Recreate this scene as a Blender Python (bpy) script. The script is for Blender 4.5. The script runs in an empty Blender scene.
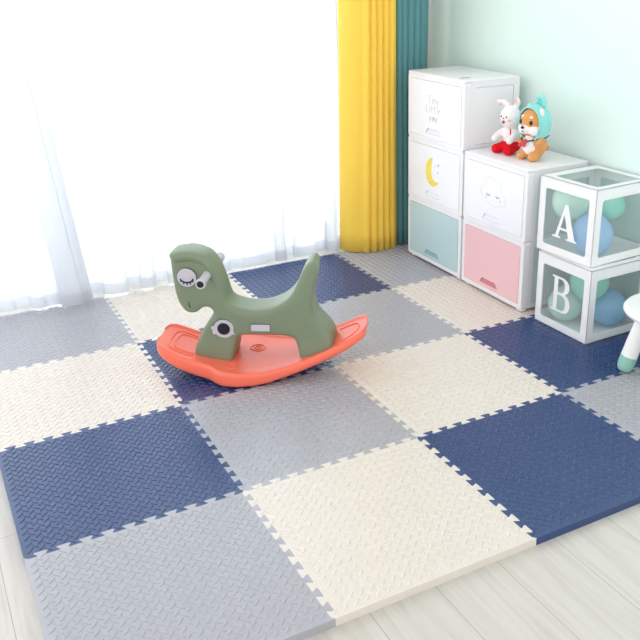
import bpy, bmesh, math, random
from mathutils import Vector, Matrix, Euler
random.seed(7)
S = bpy.context.scene
COL = S.collection
PI = math.pi

# ------------------------------------------------------------------ materials
def lin(c):
    c = c / 255.0
    return c / 12.92 if c <= 0.04045 else ((c + 0.055) / 1.055) ** 2.4
def rgb(r, g, b):
    return (lin(r), lin(g), lin(b), 1.0)
def sset(n, key, v):
    if key in n.inputs:
        n.inputs[key].default_value = v
def mat(name, c, rough=0.5, spec=0.4, noise=0.0, nscale=40, bump=0.0, bscale=200, sheen=0.0, sss=0.0, coat=0.0):
    m = bpy.data.materials.new(name)
    m.use_nodes = True
    nt = m.node_tree
    p = nt.nodes['Principled BSDF']
    p.inputs['Base Color'].default_value = rgb(*c)
    p.inputs['Roughness'].default_value = rough
    sset(p, 'Specular IOR Level', spec)
    sset(p, 'Sheen Weight', sheen)
    sset(p, 'Coat Weight', coat)
    if sss:
        sset(p, 'Subsurface Weight', sss)
        sset(p, 'Subsurface Scale', 0.02)
    tc = None
    if noise or bump:
        tc = nt.nodes.new('ShaderNodeTexCoord')
    if noise:
        n = nt.nodes.new('ShaderNodeTexNoise'); n.inputs['Scale'].default_value = nscale
        n.inputs['Detail'].default_value = 3
        nt.links.new(tc.outputs['Object'], n.inputs['Vector'])
        hsv = nt.nodes.new('ShaderNodeHueSaturation'); hsv.inputs['Color'].default_value = rgb(*c)
        mr = nt.nodes.new('ShaderNodeMapRange')
        mr.inputs['From Min'].default_value = 0.3; mr.inputs['From Max'].default_value = 0.7
        mr.inputs['To Min'].default_value = 1 - noise; mr.inputs['To Max'].default_value = 1 + noise
        nt.links.new(n.outputs['Fac'], mr.inputs['Value'])
        nt.links.new(mr.outputs['Result'], hsv.inputs['Value'])
        nt.links.new(hsv.outputs['Color'], p.inputs['Base Color'])
    if bump:
        n2 = nt.nodes.new('ShaderNodeTexNoise'); n2.inputs['Scale'].default_value = bscale
        nt.links.new(tc.outputs['Object'], n2.inputs['Vector'])
        b = nt.nodes.new('ShaderNodeBump'); b.inputs['Strength'].default_value = bump
        b.inputs['Distance'].default_value = 0.002
        nt.links.new(n2.outputs['Fac'], b.inputs['Height'])
        nt.links.new(b.outputs['Normal'], p.inputs['Normal'])
    return m

def translucent_mat(name, c, transp, trans, c_tr=None):
    """thin cloth or film: part see-through, part glowing through, part diffuse"""
    m = bpy.data.materials.new(name); m.use_nodes = True
    nt = m.node_tree; nt.nodes.clear()
    out = nt.nodes.new('ShaderNodeOutputMaterial')
    d = nt.nodes.new('ShaderNodeBsdfDiffuse'); d.inputs['Color'].default_value = rgb(*c)
    t = nt.nodes.new('ShaderNodeBsdfTranslucent'); t.inputs['Color'].default_value = rgb(*(c_tr or c))
    x = nt.nodes.new('ShaderNodeBsdfTransparent')
    m1 = nt.nodes.new('ShaderNodeMixShader'); m1.inputs[0].default_value = trans
    nt.links.new(d.outputs[0], m1.inputs[1]); nt.links.new(t.outputs[0], m1.inputs[2])
    m2 = nt.nodes.new('ShaderNodeMixShader'); m2.inputs[0].default_value = transp
    nt.links.new(m1.outputs[0], m2.inputs[1]); nt.links.new(x.outputs[0], m2.inputs[2])
    nt.links.new(m2.outputs[0], out.inputs['Surface'])
    return m

def film_mat(name, tint, refl=0.08, haze=0.0, rough=0.05):
    m = bpy.data.materials.new(name); m.use_nodes = True
    nt = m.node_tree; nt.nodes.clear()
    out = nt.nodes.new('ShaderNodeOutputMaterial')
    x = nt.nodes.new('ShaderNodeBsdfTransparent'); x.inputs['Color'].default_value = rgb(*[min(255, c + 4) for c in tint])
    g = nt.nodes.new('ShaderNodeBsdfGlossy'); g.inputs['Roughness'].default_value = rough
    d = nt.nodes.new('ShaderNodeBsdfDiffuse'); d.inputs['Color'].default_value = rgb(*tint)
    m0 = nt.nodes.new('ShaderNodeMixShader'); m0.inputs[0].default_value = haze
    nt.links.new(x.outputs[0], m0.inputs[1]); nt.links.new(d.outputs[0], m0.inputs[2])
    m1 = nt.nodes.new('ShaderNodeMixShader'); m1.inputs[0].default_value = refl
    nt.links.new(m0.outputs[0], m1.inputs[1]); nt.links.new(g.outputs[0], m1.inputs[2])
    nt.links.new(m1.outputs[0], out.inputs['Surface'])
    return m

def floor_mat():
    m = bpy.data.materials.new('whitewashed_planks'); m.use_nodes = True
    nt = m.node_tree; p = nt.nodes['Principled BSDF']; L = nt.links.new
    tc = nt.nodes.new('ShaderNodeTexCoord')
    mp = nt.nodes.new('ShaderNodeMapping'); mp.inputs['Rotation'].default_value = (0, 0, PI / 2)
    mp.inputs['Location'].default_value = (0.23, 0.07, 0)
    L(tc.outputs['Object'], mp.inputs['Vector'])
    br = nt.nodes.new('ShaderNodeTexBrick')
    br.inputs['Scale'].default_value = 1.0
    br.inputs['Brick Width'].default_value = 1.25; br.inputs['Row Height'].default_value = 0.19
    br.inputs['Mortar Size'].default_value = 0.0012; br.inputs['Mortar Smooth'].default_value = 0.3
    br.inputs['Color1'].default_value = rgb(214, 209, 203); br.inputs['Color2'].default_value = rgb(207, 202, 195)
    br.inputs['Mortar'].default_value = rgb(168, 164, 154)
    L(mp.outputs['Vector'], br.inputs['Vector'])
    mp2 = nt.nodes.new('ShaderNodeMapping'); mp2.inputs['Scale'].default_value = (22, 1.6, 1)
    L(tc.outputs['Object'], mp2.inputs['Vector'])
    n = nt.nodes.new('ShaderNodeTexNoise'); n.inputs['Scale'].default_value = 1.6
    n.inputs['Detail'].default_value = 6; n.inputs['Distortion'].default_value = 0.9
    L(mp2.outputs['Vector'], n.inputs['Vector'])
    cr = nt.nodes.new('ShaderNodeValToRGB')
    cr.color_ramp.elements[0].position = 0.33; cr.color_ramp.elements[0].color = (0.82, 0.80, 0.77, 1)
    cr.color_ramp.elements[1].position = 0.58; cr.color_ramp.elements[1].color = (1, 1, 1, 1)
    L(n.outputs['Fac'], cr.inputs['Fac'])
    mx = nt.nodes.new('ShaderNodeMix'); mx.data_type = 'RGBA'; mx.blend_type = 'MULTIPLY'
    mx.inputs['Factor'].default_value = 0.6
    L(br.outputs['Color'], mx.inputs['A']); L(cr.outputs['Color'], mx.inputs['B'])
    L(mx.outputs['Result'], p.inputs['Base Color'])
    bp = nt.nodes.new('ShaderNodeBump'); bp.inputs['Strength'].default_value = 0.15
    bp.inputs['Distance'].default_value = 0.002
    L(n.outputs['Fac'], bp.inputs['Height']); L(bp.outputs['Normal'], p.inputs['Normal'])
    p.inputs['Roughness'].default_value = 0.38
    return m

M = {}
M['floor'] = floor_mat()
M['mint_wall'] = mat('mint_wall_paint', (226, 246, 240), 0.75, 0.2, noise=0.01, nscale=4, bump=0.05, bscale=300)
M['white_wall'] = mat('white_wall_paint', (226, 228, 226), 0.8, 0.2, bump=0.05, bscale=300)
M['foam_blue'] = mat('blue_foam', (24, 57, 113), 0.33, 0.85, noise=0.04, nscale=60)
M['foam_grey'] = mat('grey_foam', (172, 172, 180), 0.33, 0.85, noise=0.02, nscale=60)
M['foam_cream'] = mat('cream_foam', (227, 218, 209), 0.33, 0.85, noise=0.015, nscale=60)
M['sheer'] = translucent_mat('sheer_voile', (226, 228, 233), 0.07, 0.52)
M['sheer_hem'] = translucent_mat('sheer_voile_hem', (232, 234, 238), 0.05, 0.48)
M['yellow'] = mat('yellow_curtain_cloth', (253, 212, 84), 0.62, 0.25, noise=0.012, nscale=200, bump=0.05, bscale=600, sheen=0.1)
M['teal'] = mat('teal_curtain_cloth', (92, 146, 152), 0.62, 0.25, noise=0.012, nscale=200, bump=0.05, bscale=600, sheen=0.1)
M['white_plastic'] = mat('white_plastic', (240, 239, 242), 0.3, 0.45)
M['white_drawer'] = mat('white_gloss_drawer', (243, 244, 249), 0.22, 0.45)
M['mint_drawer'] = mat('pale_mint_drawer', (190, 215, 219), 0.22, 0.45)
M['pink_drawer'] = mat('pink_drawer', (243, 198, 203), 0.25, 0.45)
M['side_panel'] = mat('pale_side_panel', (220, 232, 232), 0.35, 0.4)
M['groove'] = mat('recess_grey', (150, 152, 160), 0.7, 0.2)
M['card_white'] = mat('white_card', (244, 244, 245), 0.5, 0.3)
M['film'] = film_mat('clear_film', (248, 255, 252), 0.014, 0.07)  # milky haze added to the film to brighten the dim box insides
M['glass'] = film_mat('window_glass', (246, 250, 250), 0.05)
M['window_frame'] = mat('white_window_frame', (238, 240, 242), 0.4, 0.4)
M['horse_green'] = mat('sage_green_plastic', (125, 140, 115), 0.38, 0.4, bump=0.03, bscale=500)
M['coral'] = mat('coral_plastic', (254, 120, 96), 0.35, 0.4, bump=0.03, bscale=500)
M['sticker_grey'] = mat('pale_grey_sticker', (200, 198, 208), 0.4, 0.4)
M['dark'] = mat('dark_navy', (28, 30, 42), 0.45, 0.4)
M['outline'] = mat('dark_outline', (62, 72, 66), 0.5, 0.3)
M['plush_white'] = mat('white_plush', (246, 240, 240), 0.95, 0.1, noise=0.03, nscale=150, bump=0.4, bscale=500, sheen=0.3)
M['plush_pink'] = mat('pink_plush', (246, 190, 196), 0.95, 0.1, bump=0.3, bscale=500)
M['plush_red'] = mat('red_plush', (222, 20, 36), 0.85, 0.2, bump=0.3, bscale=500)
M['plush_orange'] = mat('orange_brown_plush', (224, 158, 94), 0.95, 0.1, noise=0.05, nscale=150, bump=0.4, bscale=500, sheen=0.3)
M['plush_mint'] = mat('mint_blue_plush', (150, 224, 222), 0.95, 0.1, bump=0.3, bscale=500, sheen=0.3)
M['plush_teal'] = mat('aqua_plush', (120, 206, 200), 0.95, 0.1, bump=0.3, bscale=500)
M['plush_rose'] = mat('rose_felt', (214, 82, 86), 0.9, 0.1)
M['strap'] = mat('dark_strap', (70, 58, 50), 0.8, 0.2)
M['black_gloss'] = mat('black_bead', (18, 16, 16), 0.15, 0.6)
M['mouth_pink'] = mat('mouth_pink', (196, 70, 96), 0.8, 0.2)
M['moon'] = mat('moon_yellow_print', (247, 224, 98), 0.4, 0.3)
M['print_grey'] = mat('pale_grey_print', (205, 207, 211), 0.4, 0.3)
M['print_dark'] = mat('dark_grey_print', (110, 110, 122), 0.4, 0.3)
M['print_pink'] = mat('pale_pink_print', (236, 206, 210), 0.4, 0.3)
M['print_orange'] = mat('orange_print', (232, 150, 80), 0.4, 0.3)
M['stool_white'] = mat('white_stool_plastic', (243, 243, 243), 0.4, 0.4)
M['stool_mint'] = mat('mint_green_rubber', (148, 200, 184), 0.5, 0.4)
M['balcony'] = mat('pale_balcony_tile', (235, 236, 236), 0.6, 0.3)
def balloon_mat(name, c):
    m = mat(name, c, 0.25, 0.4)
    nt = m.node_tree; p = nt.nodes['Principled BSDF']; out = nt.nodes['Material Output']
    t = nt.nodes.new('ShaderNodeBsdfTranslucent'); t.inputs['Color'].default_value = rgb(*c)
    mx = nt.nodes.new('ShaderNodeMixShader'); mx.inputs[0].default_value = 0.35
    nt.links.new(p.outputs[0], mx.inputs[1]); nt.links.new(t.outputs[0], mx.inputs[2])
    nt.links.new(mx.outputs[0], out.inputs['Surface'])
    return m
M['b_green'] = balloon_mat('pale_green_latex', (228, 250, 238))
M['b_blue'] = balloon_mat('sky_blue_latex', (182, 218, 252))
M['b_deep'] = balloon_mat('mid_blue_latex', (164, 214, 248))
M['b_teal'] = balloon_mat('aqua_latex', (176, 244, 230))

# ------------------------------------------------------------------ helpers
def link(o, parent=None):
    COL.objects.link(o)
    if parent is not None:
        o.parent = parent
    return o
def from_bm(name, bm, m, parent=None, smooth=False, angle=None, loc=None):
    bmesh.ops.recalc_face_normals(bm, faces=bm.faces[:])
    me = bpy.data.meshes.new(name)
    bm.to_mesh(me); bm.free()
    me.materials.append(m)
    if smooth:
        for p in me.polygons:
            p.use_smooth = True
        if angle:
            me.set_sharp_from_angle(angle=math.radians(angle))
    o = bpy.data.objects.new(name, me)
    if loc is not None:
        o.location = loc
    return link(o, parent)
def from_py(name, vs, fs, m, parent=None, smooth=False, angle=None, loc=None):
    me = bpy.data.meshes.new(name)
    me.from_pydata(vs, [], fs)
    me.materials.append(m); me.update()
    if smooth:
        for p in me.polygons:
            p.use_smooth = True
        if angle:
            me.set_sharp_from_angle(angle=math.radians(angle))
    o = bpy.data.objects.new(name, me)
    if loc is not None:
        o.location = loc
    return link(o, parent)
def tag(o, label, cat, group=None):
    o['label'] = label; o['category'] = cat
    if group:
        o['group'] = group
    return o
def thing(name, label, cat, loc, rz=0.0, group=None):
    o = bpy.data.objects.new(name, None)
    o.empty_display_size = 0.05
    o.location = loc; o.rotation_euler = (0, 0, rz)
    link(o)
    return tag(o, label, cat, group)
def struct(o):
    o['kind'] = 'structure'
    return o
def box_bm(bm, lo, hi, bev=0.0, seg=2):
    lo = Vector(lo); hi = Vector(hi)
    mt = Matrix.Translation((lo + hi) / 2) @ Matrix.Diagonal((*(hi - lo), 1.0))
    r = bmesh.ops.create_cube(bm, size=1.0, matrix=mt)
    if bev > 0:
        es = list({e for v in r['verts'] for e in v.link_edges})
        bmesh.ops.bevel(bm, geom=es, offset=bev, segments=seg, affect='EDGES', profile=0.5)
    return bm
def rrect(cx, cy, w, h, r, n=5):
    """rounded rectangle, counter-clockwise"""
    pts = []
    for (sx, sy, a0) in ((1, 1, 0), (-1, 1, PI / 2), (-1, -1, PI), (1, -1, 1.5 * PI)):
        for i in range(n + 1):
            a = a0 + PI / 2 * i / n
            pts.append((cx + sx * (w / 2 - r) + r * math.cos(a), cy + sy * (h / 2 - r) + r * math.sin(a)))
    return pts
def circ(cx, cy, r, n=28, ry=None):
    ry = ry or r
    return [(cx + r * math.cos(2 * PI * i / n), cy + ry * math.sin(2 * PI * i / n)) for i in range(n)]
def plate_bm(bm, outer, holes, t, frame):
    """flat plate with holes: 2D loops placed by frame (Matrix): x, y in plane, z = thickness 0..t"""
    tmp = bmesh.new()
    loops = [outer] + list(holes)
    for z in (0.0, t):
        es = []
        for lp in loops:
            vs = [tmp.verts.new((p[0], p[1], z)) for p in lp]
            for i in range(len(vs)):
                es.append(tmp.edges.new((vs[i], vs[(i + 1) % len(vs)])))
        bmesh.ops.triangle_fill(tmp, use_beauty=True, use_dissolve=False, edges=es, normal=(0, 0, 1 if z else -1))
    tmp.verts.ensure_lookup_table()
    k = 0; half = sum(len(l) for l in loops)
    for lp in loops:
        n = len(lp)
        for i in range(n):
            j = (i + 1) % n
            tmp.faces.new((tmp.verts[k + i], tmp.verts[k + j], tmp.verts[half + k + j], tmp.verts[half + k + i]))
        k += n
    bmesh.ops.recalc_face_normals(tmp, faces=tmp.faces[:])
    tmp.transform(frame)
    me = bpy.data.meshes.new('tmp'); tmp.to_mesh(me); tmp.free()
    bm.from_mesh(me); bpy.data.meshes.remove(me)
    return bm
def frame_of(origin, ax, ay):
    ax = Vector(ax).normalized(); ay = Vector(ay).normalized(); az = ax.cross(ay)
    m = Matrix((ax, ay, az)).transposed().to_4x4()
    m.translation = Vector(origin)
    return m
def lathe_bm(bm, prof, n=40, frame=None):
    """profile of (radius, z), closed at radius 0 ends"""
    rings = []
    for (r, z) in prof:
        if r < 1e-6:
            rings.append([bm.verts.new((0, 0, z))])
        else:
            rings.append([bm.verts.new((r * math.cos(2 * PI * i / n), r * math.sin(2 * PI * i / n), z)) for i in range(n)])
    for a, b in zip(rings, rings[1:]):
        for i in range(n):
            j = (i + 1) % n
            if len(a) == 1 and len(b) == 1:
                continue
            if len(a) == 1:
                bm.faces.new((a[0], b[i], b[j]))
            elif len(b) == 1:
                bm.faces.new((a[i], b[0], a[j]))
            else:
                bm.faces.new((a[i], b[i], b[j], a[j]))
    if frame is not None:
        vs = [v for r in rings for v in r]
        bmesh.ops.transform(bm, matrix=frame, verts=vs)
    return bm
def tube_bm(bm, pts, rad, n=8):
    """round tube along points; rad number or list"""
    pts = [Vector(p) for p in pts]
    rr = rad if isinstance(rad, (list, tuple)) else [rad] * len(pts)
    rings = []
    up = Vector((0, 0, 1))
    for i, p in enumerate(pts):
        d = (pts[min(i + 1, len(pts) - 1)] - pts[max(i - 1, 0)]).normalized()
        u = up if abs(d.dot(up)) < 0.95 else Vector((1, 0, 0))
        x = d.cross(u).normalized(); y = x.cross(d)
        rings.append([bm.verts.new(p + (x * math.cos(2 * PI * k / n) + y * math.sin(2 * PI * k / n)) * rr[i]) for k in range(n)])
    for a, b in zip(rings, rings[1:]):
        for i in range(n):
            j = (i + 1) % n
            bm.faces.new((a[i], a[j], b[j], b[i]))
    bm.faces.new(rings[0][::-1]); bm.faces.new(rings[-1])
    return bm
def ell_bm(bm, c, r, rot=(0, 0, 0), seg=20):
    mt = Matrix.Translation(c) @ Euler(rot).to_matrix().to_4x4() @ Matrix.Diagonal((*r, 1.0))
    bmesh.ops.create_uvsphere(bm, u_segments=seg, v_segments=max(8, seg * 2 // 3), radius=1.0, matrix=mt)
    return bm
def remeshed(bm, voxel, iters, factor=0.5):
    """union of overlapping shells as one smooth continuous surface"""
    me = bpy.data.meshes.new('tmp'); bm.to_mesh(me); bm.free()
    o = bpy.data.objects.new('tmp', me); COL.objects.link(o)
    md = o.modifiers.new('r', 'REMESH'); md.mode = 'VOXEL'; md.voxel_size = voxel
    dg = bpy.context.evaluated_depsgraph_get()
    ev = o.evaluated_get(dg)
    m2 = bpy.data.meshes.new_from_object(ev)
    bpy.data.objects.remove(o); bpy.data.meshes.remove(me)
    b2 = bmesh.new(); b2.from_mesh(m2); bpy.data.meshes.remove(m2)
    for _ in range(iters):
        bmesh.ops.smooth_vert(b2, verts=b2.verts[:], factor=factor, use_axis_x=True, use_axis_y=True, use_axis_z=True)
    return b2
def interp(tab, x):
    """smooth (monotone cubic) table lookup"""
    n = len(tab)
    if x <= tab[0][0]: return tab[0][1]
    if x >= tab[-1][0]: return tab[-1][1]
    d = [(tab[i + 1][1] - tab[i][1]) / (tab[i + 1][0] - tab[i][0]) for i in range(n - 1)]
    mm = [d[0]] + [0 if d[i - 1] * d[i] <= 0 else 2 * d[i - 1] * d[i] / (d[i - 1] + d[i]) for i in range(1, n - 1)] + [d[-1]]
    for i in range(n - 1):
        if x <= tab[i + 1][0]:
            h = tab[i + 1][0] - tab[i][0]; t = (x - tab[i][0]) / h
            return ((2 * t ** 3 - 3 * t ** 2 + 1) * tab[i][1] + (t ** 3 - 2 * t ** 2 + t) * h * mm[i]
                    + (-2 * t ** 3 + 3 * t ** 2) * tab[i + 1][1] + (t ** 3 - t ** 2) * h * mm[i + 1])
def catmull(pts, k=6, closed=True):
    out = []; n = len(pts)
    rng = range(n) if closed else range(n - 1)
    for i in rng:
        if closed:
            p0, p1, p2, p3 = pts[(i - 1) % n], pts[i], pts[(i + 1) % n], pts[(i + 2) % n]
        else:
            p0, p1, p2, p3 = pts[max(i - 1, 0)], pts[i], pts[i + 1], pts[min(i + 2, n - 1)]
        for j in range(k):
            t = j / k
            out.append(tuple(0.5 * (2 * b + (c - a) * t + (2 * a - 5 * b + 4 * c - d) * t * t + (3 * b - a - 3 * c + d) * t ** 3)
                             for a, b, c, d in zip(p0, p1, p2, p3)))
    if not closed:
        out.append(tuple(pts[-1]))
    return out

# ------------------------------------------------------------------ the setting
ZB = 0.0024                        # things rest on the crowns of the tread
FZ = -0.024                       # boards; the foam tiles' top is z = 0
WX, WY = 2.475, 0.13              # inner faces of the mint wall and of the window wall
struct(from_bm('floor', box_bm(bmesh.new(), (-3.0, -5.5, FZ - 0.1), (WX, 0.30, FZ)), M['floor']))
struct(from_bm('wall_right', box_bm(bmesh.new(), (WX, -5.5, FZ), (WX + 0.12, 0.30, 2.6)), M['mint_wall']))
bm = bmesh.new()
box_bm(bm, (1.95, WY, FZ), (WX, WY + 0.17, 2.6))
box_bm(bm, (-3.0, WY, 2.35), (1.95, WY + 0.17, 2.6))
box_bm(bm, (-3.0, WY, FZ), (-2.2, WY + 0.17, 2.35))
struct(from_bm('wall_back', bm, M['white_wall']))
struct(from_bm('trim_1', box_bm(bmesh.new(), (-3.0, 0.30, FZ - 0.12), (4.0, 0.70, FZ - 0.02)), M['balcony']))
# sliding window: outer frame, two sashes, glass
bm = bmesh.new()
y0, y1 = WY + 0.06, WY + 0.12
box_bm(bm, (-2.2, y0, FZ), (1.95, y1, FZ + 0.05)); box_bm(bm, (-2.2, y0, 2.30), (1.95, y1, 2.35))
for x in (-2.2, -0.82, 0.56, 1.89):
    box_bm(bm, (x, y0, FZ + 0.05), (x + 0.06, y1, 2.30))
win = struct(from_bm('window_1', bm, M['window_frame']))
from_bm('window_glass', box_bm(bmesh.new(), (-2.14, y0 + 0.025, FZ + 0.05), (1.89, y0 + 0.031, 2.30)), M['glass'], win)

# ------------------------------------------------------------------ foam tiles
T = 0.6
def edge_curve(p, q, n_teeth=10):
    """dovetail line from p to q; the same line serves both tiles it divides"""
    p = Vector(p); q = Vector(q); d = q - p; L = d.length; d.normalize(); nrm = Vector((-d.y, d.x))
    a = 0.0092; m = 0.014; per = (L - 2 * m) / n_teeth
    pts = [(0, 0), (m * 0.75, -a * 0.9)]
    for k in range(n_teeth):
        s = m + k * per
        nk, hd = 0.325, 0.175
        pts += [(s + (nk - .035) * per, -a), (s + nk * per, -a * .8), (s + hd * per, a * .72), (s + (hd + .05) * per, a),
                (s + (1 - hd - .05) * per, a), (s + (1 - hd) * per, a * .72), (s + (1 - nk) * per, -a * .8), (s + (1 - nk + .035) * per, -a)]
    pts += [(L - m * 0.75, -a * 0.9), (L, 0)]
    return [tuple(p + d * s + nrm * o) for s, o in pts]
NC, NR = 4, 4
XR = 2.462                         # the last column is cut to fit the mint wall
def gx(c): return XR if c == NC else (c * T if c else -0.012)
VE = {}; HE = {}
for c in range(NC + 1):
    for r in range(NR):
        a, b = (gx(c), -r * T), (gx(c), -(r + 1) * T)
        VE[c, r] = edge_curve(a, b) if 0 < c < NC else [a, b]
for r in range(NR + 1):
    for c in range(NC):
        a, b = (gx(c), -r * T), (gx(c + 1), -r * T)
        HE[c, r] = edge_curve(a, b) if 0 < r < NR else [a, b]
def inside(pt, poly):
    x, y = pt; k = False; n = len(poly); j = n - 1
    for i in range(n):
        xi, yi = poly[i]; xj, yj = poly[j]
        if (yi > y) != (yj > y) and x < (xj - xi) * (y - yi) / (yj - yi) + xi:
            k = not k
        j = i
    return k
def tile(c, r, m, label):
    top = HE[c, r]; right = VE[c + 1, r]; bot = HE[c, r + 1][::-1]; left = VE[c, r][::-1]
    poly = top[:-1] + right[:-1] + bot[:-1] + left[:-1]
    poly = poly[::-1]              # counter-clockwise
    cx, cy = (gx(c) + gx(c + 1)) / 2, -(r + .5) * T
    n = len(poly); bevel = 0.0012
    vs = [(x - cx, y - cy, 0.0) for x, y in poly] + [(x - cx, y - cy, FZ) for x, y in poly]
    fs = [tuple(range(n)), tuple(range(2 * n - 1, n - 1, -1))]
    for i in range(n):
        j = (i + 1) % n
        fs.append((i, n + i, n + j, j))
    # raised leaf tread: two sets of bumps, each at 45 degrees to the tile
    Lh, Wh, H = 0.0145, 0.0045, 0.0023
    out = [(-1, 0), (-.62, -.72), (0, -1), (.62, -.72), (1, 0), (.62, .72), (0, 1), (-.62, .72)]
    P = 0.03
    i0, i1 = int(gx(c) / P) - 1, int(gx(c + 1) / P) + 2
    j0, j1 = int(r * T / P) - 1, int((r + 1) * T / P) + 2
    ins = 0.0008
    for k in range(2):
        ang = PI / 4 if k == 0 else -PI / 4
        ca, sa = math.cos(ang), math.sin(ang)
        for i in range(i0, i1):
            for j in range(j0, j1):
                bx = (i + .25 + .5 * k) * P; by = -(j + .25 + .5 * k) * P
                dx = min(bx - gx(c), gx(c + 1) - bx); dy = min(-r * T - by, by + (r + 1) * T)
                if dx < -0.012 or dy < -0.012:
                    continue
                if dx < 0.021 or dy < 0.021:
                    lm = Lh * 0.95
                    if not (inside((bx + lm * ca, by + lm * sa), poly) and inside((bx - lm * ca, by - lm * sa), poly) and inside((bx, by), poly)):
                        continue
                b0 = len(vs)
                for (u, v) in out:
                    u *= Lh; v *= Wh
                    vs.append((bx + u * ca - v * sa - cx, by + u * sa + v * ca - cy, -0.0004))
                for (u, v) in out:
                    u *= Lh * .72; v *= Wh * .42
                    vs.append((bx + u * ca - v * sa - cx, by + u * sa + v * ca - cy, H))
                for q in range(8):
                    w = (q + 1) % 8
                    fs.append((b0 + q, b0 + w, b0 + 8 + w, b0 + 8 + q))
                fs.append(tuple(range(b0 + 8, b0 + 16)))
    o = from_py('foam_tile', vs, fs, m, loc=(cx, cy, 0))
    tag(o, label, 'foam tile', 'interlocking foam floor tiles')
    return o
cols = [M['foam_grey'], M['foam_cream'], M['foam_blue']]
tile_labels = {
    (0, 0): 'light grey foam tile in the far left corner against the sheer curtain',
    (1, 0): 'cream foam tile behind the horse head, touching the sheer curtain hem',
    (2, 0): 'blue foam tile behind the rocking horse tail, against the curtain',
    (3, 0): 'grey foam tile under the yellow curtain and the tall drawer tower',
    (0, 1): 'cream foam tile at the left edge between grey and blue tiles',
    (1, 1): 'blue foam tile mostly hidden under the coral rocker base front',
    (2, 1): 'grey foam tile behind the raised tail end of the coral rocker',
    (3, 1): 'cream foam tile in front of the pink drawer, under the shorter drawer unit',
    (0, 2): 'blue foam tile at the left edge with bright sheen',
    (1, 2): 'grey foam tile just in front of the rocking horse, middle of the mat',
    (2, 2): 'cream foam tile right of the rocking horse, between grey and blue tiles',
    (3, 2): 'blue foam tile under the clear letter boxes',
    (0, 3): 'grey foam tile in the near left corner of the mat',
    (1, 3): 'cream foam tile at the near edge between grey and blue tiles',
    (2, 3): 'blue foam tile at the near edge right, beside the bare floorboards',
    (3, 3): 'grey foam tile at the right edge in front of the white stool',
}
for r in range(NR):
    for c in range(NC):
        tile(c, r, cols[(c + r) % 3], tile_labels[c, r])

# ------------------------------------------------------------------ curtains
def sheet(name, path, z0, z1, m, parent=None, nz=14, sway=None, loc=None, thick=0.0):
    vs = []; fs = []; n = len(path)
    for k in range(nz + 1):
        z = z0 + (z1 - z0) * k / nz
        for i, (x, y) in enumerate(path):
            dx, dy = sway(i / (n - 1), z) if sway else (0, 0)
            vs.append((x + dx, y + dy, z))
    for k in range(nz):
        for i in range(n - 1):
            fs.append((k * n + i, k * n + i + 1, (k + 1) * n + i + 1, (k + 1) * n + i))
    o = from_py(name, vs, fs, m, parent, smooth=True, loc=loc)
    if thick:
        md = o.modifiers.new('cloth_thickness', 'SOLIDIFY'); md.thickness = thick; md.offset = 0
    return o
CH = 2.45
# right-hand sheer: wide, gentle folds
random.seed(3)
def pleats(x0, x1, per, N, seed):
    """gathered voile in plan: soft S-shaped pleats of uneven depth, some folding over themselves"""
    rnd = random.Random(seed); n = int(round((x1 - x0) / per)) + 1
    am = [rnd.uniform(.45, 1.15) for _ in range(n + 3)]; jit = [rnd.uniform(-.28, .28) for _ in range(n + 3)]
    out = []
    for i in range(N + 1):
        p = i / N * (n - 1); k = int(p); f = p - k; f = f * f * (3 - 2 * f)
        A = am[k] * (1 - f) + am[k + 1] * f; J = jit[k] * (1 - f) + jit[k + 1] * f
        q = p + J
        out.append((x0 + (x1 - x0) * i / N + .019 * A * math.sin(4 * PI * q), .027 * A * math.cos(2 * PI * q) + .005 * math.sin(2 * PI * q * 3.1)))
    return out
N = 560
path = [(x, y + 0.036 - 0.035 * math.exp(-((i / N - .2) / .16) ** 2)) for i, (x, y) in enumerate(pleats(0.42, 1.862, .150, N, 5))]
def sway_r(t, z): return (0.0, 0.012 * math.sin(9 * t + 1.3 * z) * (1 - z / CH))
tr = sheet('sheer_curtain', path, 0.008, CH, M['sheer'], sway=sway_r)
tag(tr, 'wide white sheer curtain hanging behind the rocking horse, up to the yellow curtain', 'curtain', 'white sheer curtains')
sheet('hem', [(a, b - 0.0025) for a, b in path], 0.008, 0.062, M['sheer_hem'], tr, nz=2, sway=sway_r)
# left-hand sheer: hangs in front, its doubled leading edge slants
N = 560
path = [(x, y + 0.072 - 0.15 * max(0, (i / N - 0.72) / 0.28) ** 1.3) for i, (x, y) in enumerate(pleats(-1.35, 0.54, .150, N, 11))]
def sway_l(t, z):
    return (-0.10 * (z / 1.25) * max(0.0, min(1.0, (t - .35) / .5)), 0.02 * (z / CH) * t + 0.01 * math.sin(8 * t + 1.1 * z) * (1 - z / CH))
tl = sheet('sheer_curtain', path, 0.008, CH, M['sheer'], sway=sway_l)
tag(tl, 'white sheer curtain panel at the far left with a folded leading edge', 'curtain', 'white sheer curtains')
sheet('hem', [(a, b - 0.0025) for a, b in path], 0.008, 0.062, M['sheer_hem'], tl, nz=2, sway=sway_l)
sheet('folded_edge', [(a, b - 0.006) for a, b in path[int(N * .925):]], 0.008, CH, M['sheer_hem'], tl, nz=14,
      sway=lambda t, z: sway_l(.925 + .075 * t, z))

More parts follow.
